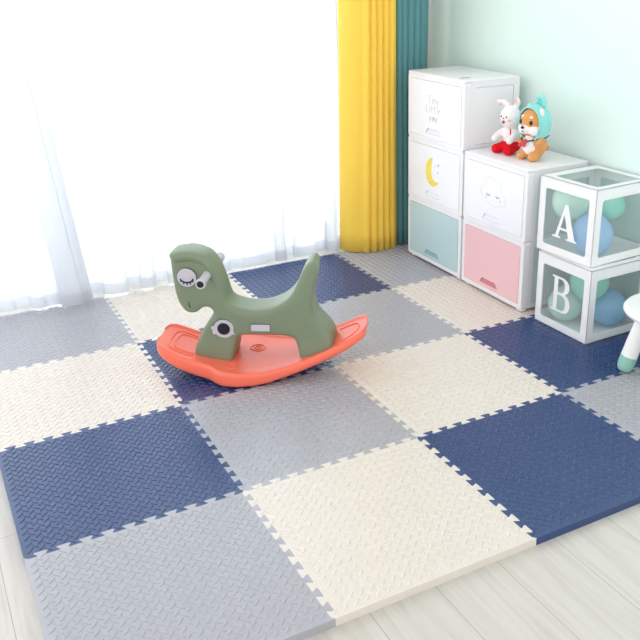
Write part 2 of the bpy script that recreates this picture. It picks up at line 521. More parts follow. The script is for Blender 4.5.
def heavy(points, bulge):
    """points: fold valleys in plan; each fold swells towards the room"""
    out = []
    for (a, b) in zip(points, points[1:]):
        a = Vector(a); b = Vector(b); d = b - a; nrm = Vector((d.y, -d.x)).normalized()
        for k in range(10):
            t = k / 10
            h = bulge * math.sin(PI * t) ** 0.75 * min(1, d.length / 0.04)
            out.append(tuple(a + d * t + nrm * h))
    out.append(tuple(points[-1]))
    return out
yp = [(1.866, 0.035), (1.838, 0.018), (1.912, -0.082), (1.952, -0.088), (1.992, -0.090), (2.032, -0.090), (2.072, -0.090), (2.106, -0.086), (2.110, -0.05)]
pth = heavy(yp, 0.020)
def sway_y(t, z): return (0.003 * math.sin(3 * t + 1.6 * z) + 0.012 + 0.06 * (z / CH) * (1 - t), 0.004 * math.sin(9 * t + 1.2 * z))
yc = sheet('curtain', pth, 0.008, CH, M['yellow'], sway=sway_y, nz=24, thick=0.003)
tag(yc, 'bright yellow full-length curtain gathered in narrow folds', 'curtain', 'gathered side curtains')
tp = [(2.136, -0.02), (2.145, -0.060), (2.178, -0.068), (2.212, -0.066), (2.248, -0.058), (2.285, -0.050), (2.330, -0.038), (2.338, 0.0)]
pth = heavy(tp, 0.020)
def sway_t(t, z): return (-0.002 + 0.004 * math.sin(5 * t + 2.4 * z), 0.005 * math.sin(15 * t + 1.5 * z))
tc_ = sheet('curtain', pth, 0.008, CH, M['teal'], sway=sway_t, nz=24, thick=0.003)
tag(tc_, 'teal full-length curtain between the yellow curtain and the room corner', 'curtain', 'gathered side curtains')

# ------------------------------------------------------------------ drawer units
MODH = 0.303; CX0, CX1 = 2.124, 2.440
def trap(cx, cz):                  # finger pull outline in the drawer front, u to the right, v up
    return [(cx - .067, cz - .012), (cx + .067, cz - .012), (cx + .050, cz + .013), (cx - .050, cz + .013)]
def cabinet(label, ya, yb, fronts):
    """ya: far end, yb: near end (y); fronts from the top down"""
    n = len(fronts); w = ya - yb; H = 0.014 + n * MODH
    t = thing('drawer_unit', label, 'drawer unit', (CX0, ya, ZB), 0, 'white plastic drawer units')
    D = CX1 - CX0 - (0.016 if n == 3 else 0)
    ffr = lambda x: frame_of((x, 0, 0), (0, -1, 0), (0, 0, 1))     # plate normal to -x: u = towards the viewer, v = up
    # local frame: x = depth into the unit, y = 0 .. -w, z up
    bm = bmesh.new()
    for k in range(n):
        z0 = 0.014 + k * MODH; z1 = z0 + MODH
        box_bm(bm, (0.030, -w + 0.006, z0), (D, -0.006, z1), 0.004)
        # front frame with the drawer opening
        plate_bm(bm, rrect(w / 2, (z0 + z1) / 2, w, MODH - 0.0005, 0.012), [rrect(w / 2 - .001, (z0 + z1) / 2 - .001, w - 0.0435, MODH - 0.040, 0.008)],
                 0.034, frame_of((0.034, 0, 0), (0, -1, 0), (0, 0, 1)))
        # near and far side frames around sunken panels
        for yy in (-w, -0.006):
            plate_bm(bm, rrect((D + .0345) / 2, (z0 + z1) / 2, D - 0.0345, MODH - 0.0005, 0.004),
                     [rrect(D / 2 + .012, (z0 + z1) / 2, D - 0.085, MODH - 0.050, 0.012)], 0.006, frame_of((0, yy + .006, 0), (1, 0, 0), (0, 0, 1)))
    from_bm('body', bm, M['white_plastic'], t, smooth=True, angle=35)
    box = box_bm(bmesh.new(), (-0.002, -w - 0.001, H - 0.004), (D, 0.001, H + 0.010), 0.006, 3)
    from_bm('top_board', box, M['white_plastic'], t, smooth=True, angle=35)
    bm = bmesh.new()
    for k in range(n):
        z0 = 0.014 + k * MODH; z1 = z0 + MODH
        plate_bm(bm, rrect(D / 2 + .012, (z0 + z1) / 2, D - 0.089, MODH - 0.054, 0.011), [], 0.002, frame_of((0, -w + .0045, 0), (1, 0, 0), (0, 0, 1)))
    from_bm('side_panel', bm, M['side_panel'] if n == 2 else M['white_plastic'], t)
    for (x, y) in ((0.030, -0.03), (0.030, -w + 0.03), (D - .04, -0.03), (D - .04, -w + .03)):
        from_bm('foot', lathe_bm(bmesh.new(), [(0, 0), (.020, 0), (.026, .0138), (0, .0138)], 20, Matrix.Translation((x, y, 0))), M['white_plastic'], t)
    drawers = []
    for k, (m, hm) in enumerate(fronts):
        zc = 0.014 + (n - 1 - k) * MODH + MODH / 2 - .001
        bm = bmesh.new()
        cu = w / 2 - .001
        dw, dh = w - 0.046, MODH - 0.0425
        hz = zc - dh / 2 + .030
        plate_bm(bm, rrect(cu, zc, dw, dh, 0.007), [trap(cu - .01, hz)], 0.024, frame_of((0.022, 0, 0), (0, -1, 0), (0, 0, 1)))
        bmesh.ops.recalc_face_normals(bm, faces=bm.faces[:])
        d = from_bm('drawer', bm, m, t)
        # the sunken finger pull behind the opening, floor sloping back up
        tr_ = trap(cu - .01, hz)
        i_ = 0.0006
        q4 = [(tr_[0][0] + i_, tr_[0][1] + i_), (tr_[1][0] - i_, tr_[1][1] + i_), (tr_[2][0] - i_, tr_[2][1] - i_), (tr_[3][0] + i_, tr_[3][1] - i_)]
        dep = (0.0, 0.0, 0.006, 0.006)
        vs = [(dd, -u, v) for (u, v), dd in zip(q4, dep)] + [(0.0215, -u, v) for u, v in q4]
        fs = [(0, 1, 2, 3), (7, 6, 5, 4), (0, 4, 5, 1), (1, 5, 6, 2), (2, 6, 7, 3), (3, 7, 4, 0)]
        from_py('finger_pull', vs, fs, hm, d)
        drawers.append((d, cu, zc))
    # dark seam between drawer and frame
    return t, drawers, w
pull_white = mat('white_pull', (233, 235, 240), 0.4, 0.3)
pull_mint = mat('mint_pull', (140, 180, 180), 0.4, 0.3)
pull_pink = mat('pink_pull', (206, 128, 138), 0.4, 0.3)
tall, dr_t, w_t = cabinet('tall white three-drawer plastic unit in the room corner with a mint bottom drawer', -0.216, -0.692,
                [(M['white_drawer'], pull_white), (M['white_drawer'], pull_white), (M['mint_drawer'], pull_mint)])
low, dr_l, w_l = cabinet('shorter white two-drawer plastic unit with a pink bottom drawer, carrying the plush toys', -0.705, -1.156,
                [(M['white_drawer'], pull_white), (M['pink_drawer'], pull_pink)])
dr_t[2][0]['label'] = 'pale mint drawer'; dr_l[1][0]['label'] = 'pink drawer'
dr_t[1][0]['label'] = 'white drawer with a yellow moon'; dr_l[0][0]['label'] = 'white drawer with a sleeping cloud'
dr_t[0][0]['label'] = 'white drawer with faint grey lettering'
FX = -0.0022                        # drawer faces lie at local x = -0.002
def on_front(fx=FX): return frame_of((fx, 0, 0), (0, -1, 0), (0, 0, 1))
def print_poly(name, loops, m, parent, holes=(), t=0.0004, fx=FX):
    bm = bmesh.new()
    for lp in loops:
        plate_bm(bm, lp, list(holes), t, on_front(fx))
    return from_bm(name, bm, m, parent)
def stroke(pts, wd):
    """2D polyline -> closed thin outline"""
    L = []; R = []
    n = len(pts)
    for i, p in enumerate(pts):
        a = pts[max(i - 1, 0)]; b = pts[min(i + 1, n - 1)]
        d = Vector((b[0] - a[0], b[1] - a[1])).normalized()
        L.append((p[0] - d.y * wd / 2, p[1] + d.x * wd / 2)); R.append((p[0] + d.y * wd / 2, p[1] - d.x * wd / 2))
    return L + R[::-1]
# lettering, three short lines, thin hand-drawn capitals and small letters
def letters(lines, cu, cz, h, gap, wd):
    G = {'T': [[(0, 1), (.7, 1)], [(.35, 1), (.35, 0)]], 'I': [[(.15, 1), (.15, 0)]], 'i': [[(.12, .65), (.12, 0)], [(.12, .92), (.12, .84)]],
         'n': [[(0, .65), (0, 0)], [(0, .5), (.2, .65), (.42, .52), (.45, 0)]],
         'y': [[(0, .65), (.22, .1)], [(.46, .65), (.12, -.28)]],
         'L': [[(0, 1), (0, 0), (.5, 0)]], 't': [[(.22, .95), (.22, 0)], [(0, .65), (.46, .65)]], 'l': [[(.12, 1), (.12, 0)]],
         'e': [[(.04, .35), (.46, .38), (.36, .62), (.12, .6), (.02, .3), (.15, .03), (.44, .1)]],
         'o': [[(.25, .65), (.06, .5), (.04, .18), (.24, 0), (.44, .16), (.44, .48), (.26, .65)]],
         'u': [[(.02, .65), (.04, .14), (.22, 0), (.42, .16), (.45, .65)], [(.45, .65), (.45, 0)]]}
    loops = []
    for k, ln in enumerate(lines):
        ws = [max(p[0] for s in G[ch] for p in s) + .26 for ch in ln]
        x = -sum(ws) / 2
        for ch, wch in zip(ln, ws):
            for s in G[ch]:
                loops.append(stroke([(cu + (x + p[0]) * h, cz - k * gap + p[1] * h) for p in s], wd))
            x += wch
    return loops
d, cu, zc = dr_t[0]
print_poly('lettering', letters(['Tiny', 'Little', 'you'], cu - .008, zc + 0.030, 0.034, 0.041, 0.0036), M['print_grey'], d)
# moon with a small face and three stars
d, cu, zc = dr_t[1]
mo = []
mcx, mcz = cu + 0.005, zc + 0.012
R1 = 0.070
for i in range(25):
    a = math.radians(92 + (326 - 92) * i / 24); mo.append((mcx + R1 * .92 * math.cos(a), mcz + R1 * math.sin(a)))
x1, z1 = mo[-1]; x0, z0 = mo[0]
for i in range(1, 24):
    t = i / 24
    bx = (1 - t) ** 2 * x1 + 2 * t * (1 - t) * (mcx - .040) + t * t * x0
    bz = (1 - t) ** 2 * z1 + 2 * t * (1 - t) * (mcz - .062) + t * t * z0
    mo.append((bx, bz))
mo = [(p[0] - .012, p[1]) for p in mo]
moon = print_poly('moon_print', [mo], M['moon'], d)
print_poly('face_print', [stroke([(mcx - .066, mcz - .038), (mcx - .061, mcz - .043), (mcx - .056, mcz - .040)], .003),
                          stroke([(mcx - .040, mcz - .053), (mcx - .035, mcz - .057), (mcx - .030, mcz - .053)], .003)], M['print_orange'], d, fx=FX - .0004)
def star(cx, cz, r):
    return [(cx + (r if i % 2 == 0 else r * .45) * math.cos(PI / 2 + PI * i / 5), cz + (r if i % 2 == 0 else r * .45) * math.sin(PI / 2 + PI * i / 5)) for i in range(10)]
for (a, b, rr) in ((.040, .042, .007), (.020, .034, .004), (.036, .006, .005)):
    print_poly('star_print', [star(mcx + a - .005, mcz + b, rr)], M['print_dark'], d)
# cloud outline with closed eyes
d, cu, zc = dr_l[0]
cl = [(-.072, -.018), (-.080, .008), (-.062, .030), (-.050, .034), (-.046, .062), (-.020, .078), (.008, .066), (.014, .056), (.040, .052), (.056, .030), (.052, .012),
      (.074, .000), (.082, -.026), (.066, -.046), (.044, -.048), (.020, -.058), (-.012, -.054), (-.030, -.044), (-.056, -.040)]
c0 = catmull([(cu - .002 + a * 1.12, zc + .014 + b * .95) for a, b in cl], 5)
mid = Vector((cu - .002, zc + .014))
c1 = [tuple(mid + (Vector(p) - mid) * 0.972) for p in c0]
print_poly('cloud_print', [c0], M['print_pink'], d, holes=[c1])
for sx in (-.036, .030):
    ex, ez = cu + sx, zc + .008
    arc = [(ex + .012 * math.cos(a), ez + .008 * math.sin(a)) for a in [PI + PI * i / 8 for i in range(9)]]
    print_poly('eye_print', [stroke(arc, .0035)], M['print_dark'], d)
for sx in (-.052, .050):
    print_poly('cheek_print', [circ(cu + sx, zc - .010, .006, 14)], M['print_pink'], d)
# flat grey oval for a small recess in the top of the tall unit
bm = bmesh.new()
plate_bm(bm, circ(0, 0, .030, 24, .009), [], .0006, Matrix.Translation((.030 + .02, -w_t + .075, 0.014 + 3 * MODH + .010)))
from_bm('top_recess', bm, M['groove'], tall)

# ------------------------------------------------------------------ letter boxes
def serif_A(cx, cy, h):
    w = h * .95; s = h
    P = lambda x, y: (cx + (x - .5) * w, cy + (y - .5) * s)
    outer = [P(.0, 0), P(.34, 0), P(.34, .045), P(.245, .06), P(.30, .25), P(.60, .25), P(.665, .06), P(.57, .045), P(.57, 0), P(1.0, 0), P(1.0, .045), P(.91, .06), P(.575, 1.0), P(.455, 1.0), P(.115, .06), P(0, .045)]
    hole = [P(.325, .315), P(.575, .315), P(.455, .73)]
    return outer, [hole]
def serif_B(cx, cy, h):
    w = h * .74; s = h
    P = lambda x, y: (cx + (x - .5) * w, cy + (y - .5) * s)
    outer = [P(0, 0), P(.58, 0)] + [P(.62 + .38 * math.sin(a), .275 - .275 * math.cos(a)) for a in [PI * i / 12 for i in range(1, 11)]] + [P(.72, .535)] + \
            [P(.56 + .36 * math.sin(a), .77 - .23 * math.cos(a)) for a in [PI * i / 12 for i in range(2, 12)]] + [P(.52, 1.0), P(0, 1.0), P(0, .955), P(.12, .94), P(.12, .06), P(0, .045)]
    h1 = [P(.32, .06), P(.56, .06)] + [P(.58 + .185 * math.sin(a), .275 - .215 * math.cos(a)) for a in [PI * i / 10 for i in range(1, 10)]] + [P(.54, .49), P(.32, .49)]
    h2 = [P(.32, .56), P(.50, .56)] + [P(.52 + .165 * math.sin(a), .75 - .19 * math.cos(a)) for a in [PI * i / 10 for i in range(1, 10)]] + [P(.49, .94), P(.32, .94)]
    return outer, [h1, h2]
BS = 0.308
def letter_box(label, loc, rz, glyph, gname):
    t = thing('balloon_box', label, 'box', loc, rz, 'clear letter boxes holding balloons')
    b = 0.034; k = 0.003
    bm = bmesh.new()
    hole = rrect(BS / 2, BS / 2 - .006, BS - 2 * b, BS - 2 * b - .010, 0.012)
    sq = [(0, 0), (BS, 0), (BS, BS), (0, BS)]
    fr = {'front': frame_of((k, 0, 0), (0, -1, 0), (0, 0, 1)),            # faces -x
          'near': frame_of((0, -BS + k, 0), (1, 0, 0), (0, 0, 1)),        # faces -y
          'back': frame_of((BS, 0, 0), (0, -1, 0), (0, 0, 1)),
          'far': frame_of((0, 0, 0), (1, 0, 0), (0, 0, 1)),
          'top': frame_of((0, -BS, BS - k), (1, 0, 0), (0, 1, 0))}
    for f in fr.values():
        plate_bm(bm, sq, [hole], k, f)
    plate_bm(bm, sq, [], k, frame_of((0, -BS, 0), (1, 0, 0), (0, 1, 0)))
    from_bm('frame', bm, M['card_white'], t)
    for nm, f in fr.items():
        bm = bmesh.new()
        plate_bm(bm, rrect(BS / 2, BS / 2 - .006, BS - 2 * b + .01, BS - 2 * b, 0.014), [], 0.0005, f @ Matrix.Translation((0, 0, -0.0006)))
        from_bm('film_window', bm, M['film'], t)
    o, hs = glyph
    bm = bmesh.new()
    plate_bm(bm, o, hs, 0.0012, frame_of((-0.0001, 0, 0), (0, -1, 0), (0, 0, 1)))
    from_bm(gname, bm, M['card_white'], t)
    return t
bxB = (2.138, -1.234, ZB); bxA = (2.149, -1.203, ZB + BS + 0.001)
letter_box('lower white framed clear box with letter B, standing on blue foam', bxB, 0.02, serif_B(BS / 2 - .005, BS / 2 + .004, .150), 'letter_b')
letter_box('upper white framed clear box with letter A, stacked on box B', bxA, 0.052, serif_A(BS / 2 + .002, BS / 2 - .008, .142), 'letter_a')
# balloons: pear-shaped, with a tied knot
def balloon(label, c, r, m, rot, el=1.1):
    t = thing('balloon', label, 'balloon', c, 0, 'balloons inside the letter boxes')
    prof = [(0, r * el)]
    for i in range(1, 22):
        a = PI / 2 - PI * i / 23
        rr = r * math.cos(a); z = r * el * math.sin(a)
        if z < 0:
            z *= 1.06; rr *= (1 - .10 * (z / (r * el)) ** 2)
        prof.append((rr, z))
    prof += [(r * .05, -r * el * 1.06), (r * .045, -r * el * 1.09)]
    fr_ = Euler(rot).to_matrix().to_4x4()
    prof.append((0, -r * el * 1.09))
    from_bm('skin', lathe_bm(bmesh.new(), prof, 36, fr_), m, t, smooth=True)
    k0 = -r * el * 1.08
    from_bm('knot', lathe_bm(bmesh.new(), [(0, k0), (r * .06, k0 - r * .01), (r * .05, k0 - r * .05), (r * .10, k0 - r * .09), (0, k0 - r * .08)], 16, fr_), m, t, smooth=True)
    return t
def inbox(bl, u, v, z):             # u towards the near side, v depth, z height
    return (bl[0] + v, bl[1] - u, bl[2] + z)
balloon('pale green balloon at the left in box A', inbox(bxA, .086, .092, .208), .076, M['b_green'], (0.5, 0.3, 0), 1.02)
balloon('sky blue balloon at the front right corner in box A', inbox(bxA, .201, .112, .092), .082, M['b_blue'], (2.6, 0.3, 0), 1.04)
balloon('aqua balloon behind the blue one in box A', inbox(bxA, .170, .232, .186), .056, M['b_teal'], (0.4, -0.4, 0), 1.02)
balloon('pale green balloon at the left in box B', inbox(bxB, .084, .090, .082), .073, M['b_green'], (PI - .3, 0.2, 0), 1.02)
balloon('aqua balloon in the middle of box B', inbox(bxB, .185, .118, .208), .078, M['b_teal'], (0.3, 0.2, 0), 1.02)
balloon('mid blue balloon at the right in box B', inbox(bxB, .212, .212, .082), .075, M['b_deep'], (2.9, 0.5, 0), 1.0)

# ------------------------------------------------------------------ stool
st = thing('stool', 'small round white childs stool with mint green feet at the right edge', 'stool', (2.241, -1.867, ZB), 0)
from_bm('seat', lathe_bm(bmesh.new(), [(0, .222), (.130, .222), (.158, .224), (.169, .230), (.174, .238), (.174, .244), (.168, .252), (.152, .256), (.10, .257), (0, .257)], 56), M['stool_white'], st, smooth=True)
for k in range(4):
    a = math.radians(151.5 + 90 * k)
    foot = Vector((.157 * math.cos(a), .157 * math.sin(a), 0)); top = Vector((.098 * math.cos(a), .098 * math.sin(a), .228))
    ax = (top - foot).normalized(); L = (top - foot).length
    q = Vector((0, 0, 1)).rotation_difference(ax).to_matrix().to_4x4(); q.translation = foot
    lg = from_bm('leg', lathe_bm(bmesh.new(), [(0, .066), (.0305, .066), (.0300, .12), (.028, .18), (.026, L), (0, L)], 28, q), M['stool_white'], st, smooth=True, angle=50)
    bm = lathe_bm(bmesh.new(), [(0, .003), (.016, .003), (.024, .008), (.029, .018), (.0312, .034), (.0314, .066), (0, .067)], 28, q)
    f = from_bm('foot_cap', bm, M['stool_mint'], lg, smooth=True, angle=50)
    f['label'] = 'mint green foot'

# ------------------------------------------------------------------ rocking horse
RH = math.radians(33)
hr = thing('rocking_horse', 'sage green rocking horse with sleepy eye on a coral rocker base', 'rocking horse', (0.955, -1.060, ZB), -RH)
zb_t = [(-.382, .100), (-.36, .085), (-.327, .062), (-.27, .031), (-.20, .010), (-.13, .002), (-.06, .0005), (.0, .0025), (.05, .008), (.10, .019), (.15, .034), (.20, .052), (.27, .082), (.33, .112), (.37, .135), (.416, .162)]
th_t = [(-.382, .034), (-.35, .044), (-.3, .054), (-.2, .060), (-.1, .058), (0, .050), (.1, .042), (.2, .037), (.3, .036), (.416, .034)]
w_tb = [(-.374, .060), (-.371, .080), (-.366, .096), (-.355, .110), (-.34, .119), (-.30, .126), (-.25, .131), (-.20, .139), (-.16, .152), (-.13, .178), (-.10, .192), (-.06, .196), (-.02, .191), (.05, .175), (.1, .158), (.15, .146), (.2, .134), (.27, .122), (.33, .112), (.37, .101), (.39, .090), (.402, .074), (.408, .050)]
ss = [-.374, -.373, -.3715, -.369, -.366, -.361, -.355, -.348] + [-.34 + .0125 * i for i in range(58)] + [.394, .398, .401, .404, .406, .408]
sec = lambda w, zb, zt: ([(-.0 * w, zb)] + [(w * t, zb) for t in (.5, .8)] + [(w - .014, zb + .001), (w - .006, zb + .005), (w - .001, zb + .012), (w, zb + .018)] +
       [(w, zt - .012), (w - .002, zt - .004), (w - .006, zt + .001), (w - .012, zt + .003), (w - .020, zt + .002), (w - .025, zt - .003), (w - .030, zt - .004)] + [(w * t, zt - .004) for t in (.55, .28)] + [(0, zt - .004)])
bm = bmesh.new(); rings = []
for s in ss:
    w = interp(w_tb, s); zb = interp(zb_t, s); zt = zb + interp(th_t, s)
    if w < .050:
        hs = [(w * f, z) for f, z in zip((0, .5, .8, .9, .95, .98, 1, 1, .98, .94, .88, .8, .7, .62, .5, .25, 0), [zb] * 3 + [zb + .001, zb + .004, zb + .009, zb + .013, zt - .011, zt - .005, zt, zt + .002] + [zt + .001] * 6)]
    else:
        hs = sec(w, zb, zt)
    loop = hs + [(-a, b) for a, b in hs[-2:0:-1]]
    rings.append([bm.verts.new((s, a, b)) for a, b in loop])
nn = len(rings[0])
for a, b in zip(rings, rings[1:]):
    for i in range(nn):
        j = (i + 1) % nn
        bm.faces.new((a[i], a[j], b[j], b[i]))
bm.faces.new(rings[0]); bm.faces.new(rings[-1][::-1])
base = from_bm('rocker_base', bm, M['coral'], hr, smooth=True, angle=60)
def top_z(s): return interp(zb_t, s) + interp(th_t, s) - .004
# raised ring and foot-rest outline moulded into the platform
def on_top(pts, rad, name='moulded_ridge'):
    b = bmesh.new()
    tube_bm(b, [(s, y, top_z(s) + .0005) for s, y in pts], rad, 8)
    from_bm(name, b, M['coral'], base, smooth=True)
fr_pts = [(-.24, -.078), (-.30, -.080), (-.325, -.070), (-.335, -.045), (-.337, 0), (-.335, .045), (-.325, .070), (-.30, .080), (-.24, .078)]
on_top(catmull(fr_pts, 6, closed=False), .0035)
fr_pts = [(-.24, -.062), (-.295, -.062), (-.312, -.052), (-.318, -.03), (-.320, 0), (-.318, .03), (-.312, .052), (-.295, .062), (-.24, .062)]
on_top(catmull(fr_pts, 6, closed=False), .003)
for rr in (.028, .012):
    on_top([(-.02 + rr * math.cos(2 * PI * i / 28), .055 + rr * math.sin(2 * PI * i / 28)) for i in range(29)], .003)
on_top([(-.085 + .020 * math.cos(2 * PI * i / 28), -.118 + .020 * math.sin(2 * PI * i / 28)) for i in range(29)], .0025)
for sx in (.36, ):
    on_top(catmull([(.30, -.062), (.345, -.055), (.372, -.035), (.38, 0), (.372, .035), (.345, .055), (.30, .062)], 5, closed=False), .003)

prof = [(-.288, .474), (-.253, .480), (-.198, .477), (-.157, .464), (-.130, .436), (-.112, .384), (-.101, .335), (-.090, .296), (-.058, .267), (-.003, .258), (.065, .269), (.122, .298),
        (.154, .338), (.180, .397), (.200, .432), (.220, .444), (.238, .430), (.236, .395), (.226, .340), (.217, .285), (.224, .232), (.262, .186), (.287, .142), (.288, .080), (.276, .066),
        (.180, .050), (.164, .068), (.152, .130), (.134, .153), (.057, .159), (-.019, .157), (-.060, .153), (-.073, .133), (-.084, .085), (-.094, .050), (-.120, .040), (-.222, .056), (-.230, .090),
        (-.192, .172), (-.153, .246), (-.157, .264), (-.174, .273), (-.193, .270), (-.206, .256), (-.221, .247), (-.249, .246), (-.263, .258), (-.275, .292), (-.284, .341), (-.287, .389), (-.288, .436), (-.290, .460)]
prof = [(s - (.006 if -.16 < s < -.085 and z > .28 else 0), z - (.004 if -.1 < s < .09 and z > .25 else 0)) for s, z in prof]
prof = [(s - (.007 if s < -.2 and z > .28 else 0), z) for s, z in prof]
prof = [(s - (.006 if s < -.15 and z < .2 else 0), z - (.011 if s < -.095 and z > .24 else 0)) for s, z in prof]
bm = bmesh.new()
HW = 0.08
plate_bm(bm, catmull(prof, 4), [], 2 * HW, frame_of((0, HW, 0), (1, 0, 0), (0, 0, 1)))
bm = remeshed(bm, 0.007, 14)
def half_width(s, z):
    hw = interp([(-.3, .056), (-.16, .058), (-.10, .068), (0, .074), (.10, .078), (.20, .074), (.3, .078)], s) if z > .20 else interp([(-.3, .066), (-.16, .072), (0, .076), (.15, .078), (.3, .080)], s)
    up = interp([(.04, 1.18), (.10, 1.10), (.16, 1.0), (.30, .97), (.40, .90), (.50, .84)], z)
    lo = interp([(-.3, .056), (-.16, .060), (-.06, .072), (.10, .078), (.20, .076), (.3, .080)], s)
    return lo * up
for v in bm.verts:
    v.co.y *= half_width(v.co.x, v.co.z) / HW
for _ in range(4):
    bmesh.ops.smooth_vert(bm, verts=bm.verts[:], factor=.5, use_axis_x=True, use_axis_y=True, use_axis_z=True)
body = from_bm('body', bm, M['horse_green'], hr, smooth=True)
# mane: rounded band over the top of the head and down the neck
cen = catmull([(-.283, .444), (-.276, .449), (-.258, .453), (-.230, .456), (-.197, .451), (-.172, .440), (-.153, .416), (-.142, .383), (-.133, .345), (-.122, .308), (-.108, .282)], 5, closed=False)
bm = bmesh.new(); rings = []
n = len(cen)
for i, (s, z) in enumerate(cen):
    a = cen[max(i - 1, 0)]; b = cen[min(i + 1, n - 1)]
    d = Vector((b[0] - a[0], b[1] - a[1])).normalized(); nv = Vector((-d.y, d.x))
    if nv.y < 0 and i < 3: nv = -nv
    f = i / (n - 1)
    hw = .0625 * (1 - .06 * f) * (1 if i > 1 else (.90 if i == 0 else .97)); th = (.0235 - .014 * f ** 1.5) * (1 if i > 1 else (.62 if i == 0 else .88))
    ring = []
    for k in range(20):
        q = 2 * PI * k / 20
        cq, sq = math.cos(q), math.sin(q)
        yy = hw * math.copysign(abs(cq) ** .45, cq); tt = th * math.copysign(abs(sq) ** .6, sq)
        ring.append(bm.verts.new((s + nv.x * tt, yy, z + nv.y * tt)))
    rings.append(ring)
for a, b in zip(rings, rings[1:]):
    for k in range(20):
        j = (k + 1) % 20
        bm.faces.new((a[k], a[j], b[j], b[k]))
bm.faces.new(rings[0]); bm.faces.new(rings[-1][::-1])
from_bm('mane', bm, M['horse_green'], hr, smooth=True, angle=70)
def side_y(s, z): return -half_width(s, z)
def decal(name, loops, m, parent, y, holes=(), t=.0008, near=True):
    b = bmesh.new()
    for lp in loops:
        if near:
            plate_bm(b, lp, list(holes), t, frame_of((0, y, 0), (1, 0, 0), (0, 0, 1)))
        else:
            plate_bm(b, [(p[0], p[1]) for p in lp], list(holes), t, frame_of((0, y + t, 0), (1, 0, 0), (0, 0, 1)))
    return from_bm(name, b, m, parent)
ex, ez, er = -.2375, .378, .0355
for sgn in (1, -1):
    yy = side_y(ex, ez) * sgn - (.002 if sgn > 0 else -.002)
    off = -.001 * sgn
    e = decal('eye', [circ(ex, ez, er, 36)], M['sticker_grey'], hr, yy, t=.004, near=sgn > 0)
    decal('eye_outline', [circ(ex, ez, er + .0016, 36)], M['outline'], e, yy + .0006 * sgn, t=.003, near=sgn > 0)
    lash = [stroke([(ex + .024 * math.cos(a), ez - .002 + .016 * math.sin(a)) for a in [PI + .1 + (PI - .2) * i / 12 for i in range(13)]], .0052)]
    for a in (1.18, 1.34, 1.5, 1.66, 1.82):
        ca, sa = math.cos(a * PI), math.sin(a * PI)
        lash.append(stroke([(ex + .022 * ca, ez - .002 + .016 * sa), (ex + .029 * ca, ez - .002 + .026 * sa)], .0042))
    decal('eyelashes', lash, M['dark'], e, yy - .0046 * sgn + (0 if sgn > 0 else .0006), t=.001, near=sgn > 0)
    # hand grip
    gx_, gz_ = -.162, .388
    y0 = side_y(gx_, gz_) * sgn
    b = bmesh.new()
    q = frame_of((gx_, y0 + .01 * sgn, gz_), (1, 0, 0), (0, 0, sgn))      # local z points out of the side
    lathe_bm(b, [(0, 0), (.0165, 0), (.0150, .02), (.0145, .07), (.0155, .088), (.0185, .093), (.0190, .100), (.0175, .107), (0, .107)], 28, q)
    h = from_bm('hand_grip', b, M['sticker_grey'], hr, smooth=True, angle=50)
    b = lathe_bm(bmesh.new(), [(0, .1065), (.0125, .1065), (.0120, .1085), (0, .1090)], 24, q)
    from_bm('end_cap', b, M['dark'], h, smooth=True, angle=40)
    # round emblem with two lobes on the shoulder
    sx, sz = -.115, .183
    ys = side_y(sx, sz) * sgn - .0015 * sgn
    def emblem(g):
        pts = []
        for i in range(60):
            a = 2 * PI * i / 60
            r = .0375 + g
            da = min(abs((a + .15) % (2 * PI)), 2 * PI - abs((a + .15) % (2 * PI)))
            db = abs(a - PI - .15)
            for dd in (da, db):
                if dd < .42:
                    r = .0475 + g - (.004 if abs(dd) < .10 else 0)
            pts.append((sx + r * math.cos(a), sz + r * .97 * math.sin(a)))
        return pts
    em = decal('emblem', [emblem(0)], M['sticker_grey'], hr, ys, t=.0035, near=sgn > 0)
    decal('emblem_outline', [emblem(.0016)], M['outline'], em, ys + .0006 * sgn, t=.0025, near=sgn > 0)
    decal('emblem_centre', [circ(sx, sz, .0235, 30)], M['dark'], em, ys - .0040 * sgn + (0 if sgn > 0 else .0006), t=.001, near=sgn > 0)
    yl_ = side_y(.024, .193) * sgn - .001 * sgn
    sk = decal('sticker', [rrect(.024, .193, .070, .026, .003)], M['sticker_grey'], hr, yl_, t=.003, near=sgn > 0)
    decal('sticker_outline', [rrect(.024, .193, .0735, .0295, .004)], M['outline'], sk, yl_ + .0006 * sgn, t=.002, near=sgn > 0)
    ym = side_y(-.24, .27) * sgn - .0004 * sgn
    decal('mouth', [stroke([(-.238, .285), (-.2395, .277), (-.239, .268), (-.236, .260)], .0028)], M['outline'], hr, ym + .004 * sgn, t=.005, near=sgn > 0)

# ------------------------------------------------------------------ plush toys
TOPZ = ZB + 0.014 + 2 * MODH + 0.010
def ball(name, c, r, m, parent, rot=(0, 0, 0), seg=18):
    return from_bm(name, ell_bm(bmesh.new(), c, r, rot, seg), m, parent, smooth=True)
# rabbit: local -y is the face direction
rb = thing('plush_rabbit', 'white plush rabbit with pink ears sitting on red trousers', 'plush toy', (2.262, -0.848, TOPZ), math.radians(-80), 'plush toys on the shorter drawer unit')
rb.scale = (.87, .87, .87)
bm = bmesh.new()
ell_bm(bm, (0, .004, .085), (.044, .040, .060))                    # trunk
ell_bm(bm, (0, -.004, .178), (.055, .052, .058))                   # head
for sx in (-1, 1):
    tube_bm(bm, [(sx * .034, -.005, .112), (sx * .050, -.030, .092), (sx * .050, -.056, .076)], [.016, .017, .019], 12)
    ell_bm(bm, (sx * .050, -.060, .074), (.018, .018, .018), seg=12)
tube_bm(bm, [(-.024, .006, .226), (-.050, .002, .245), (-.088, -.008, .246)], [.013, .017, .012], 12)      # folded ear
tube_bm(bm, [(.022, .008, .226), (.028, .012, .252), (.022, .010, .276)], [.013, .017, .011], 12)          # upright ear
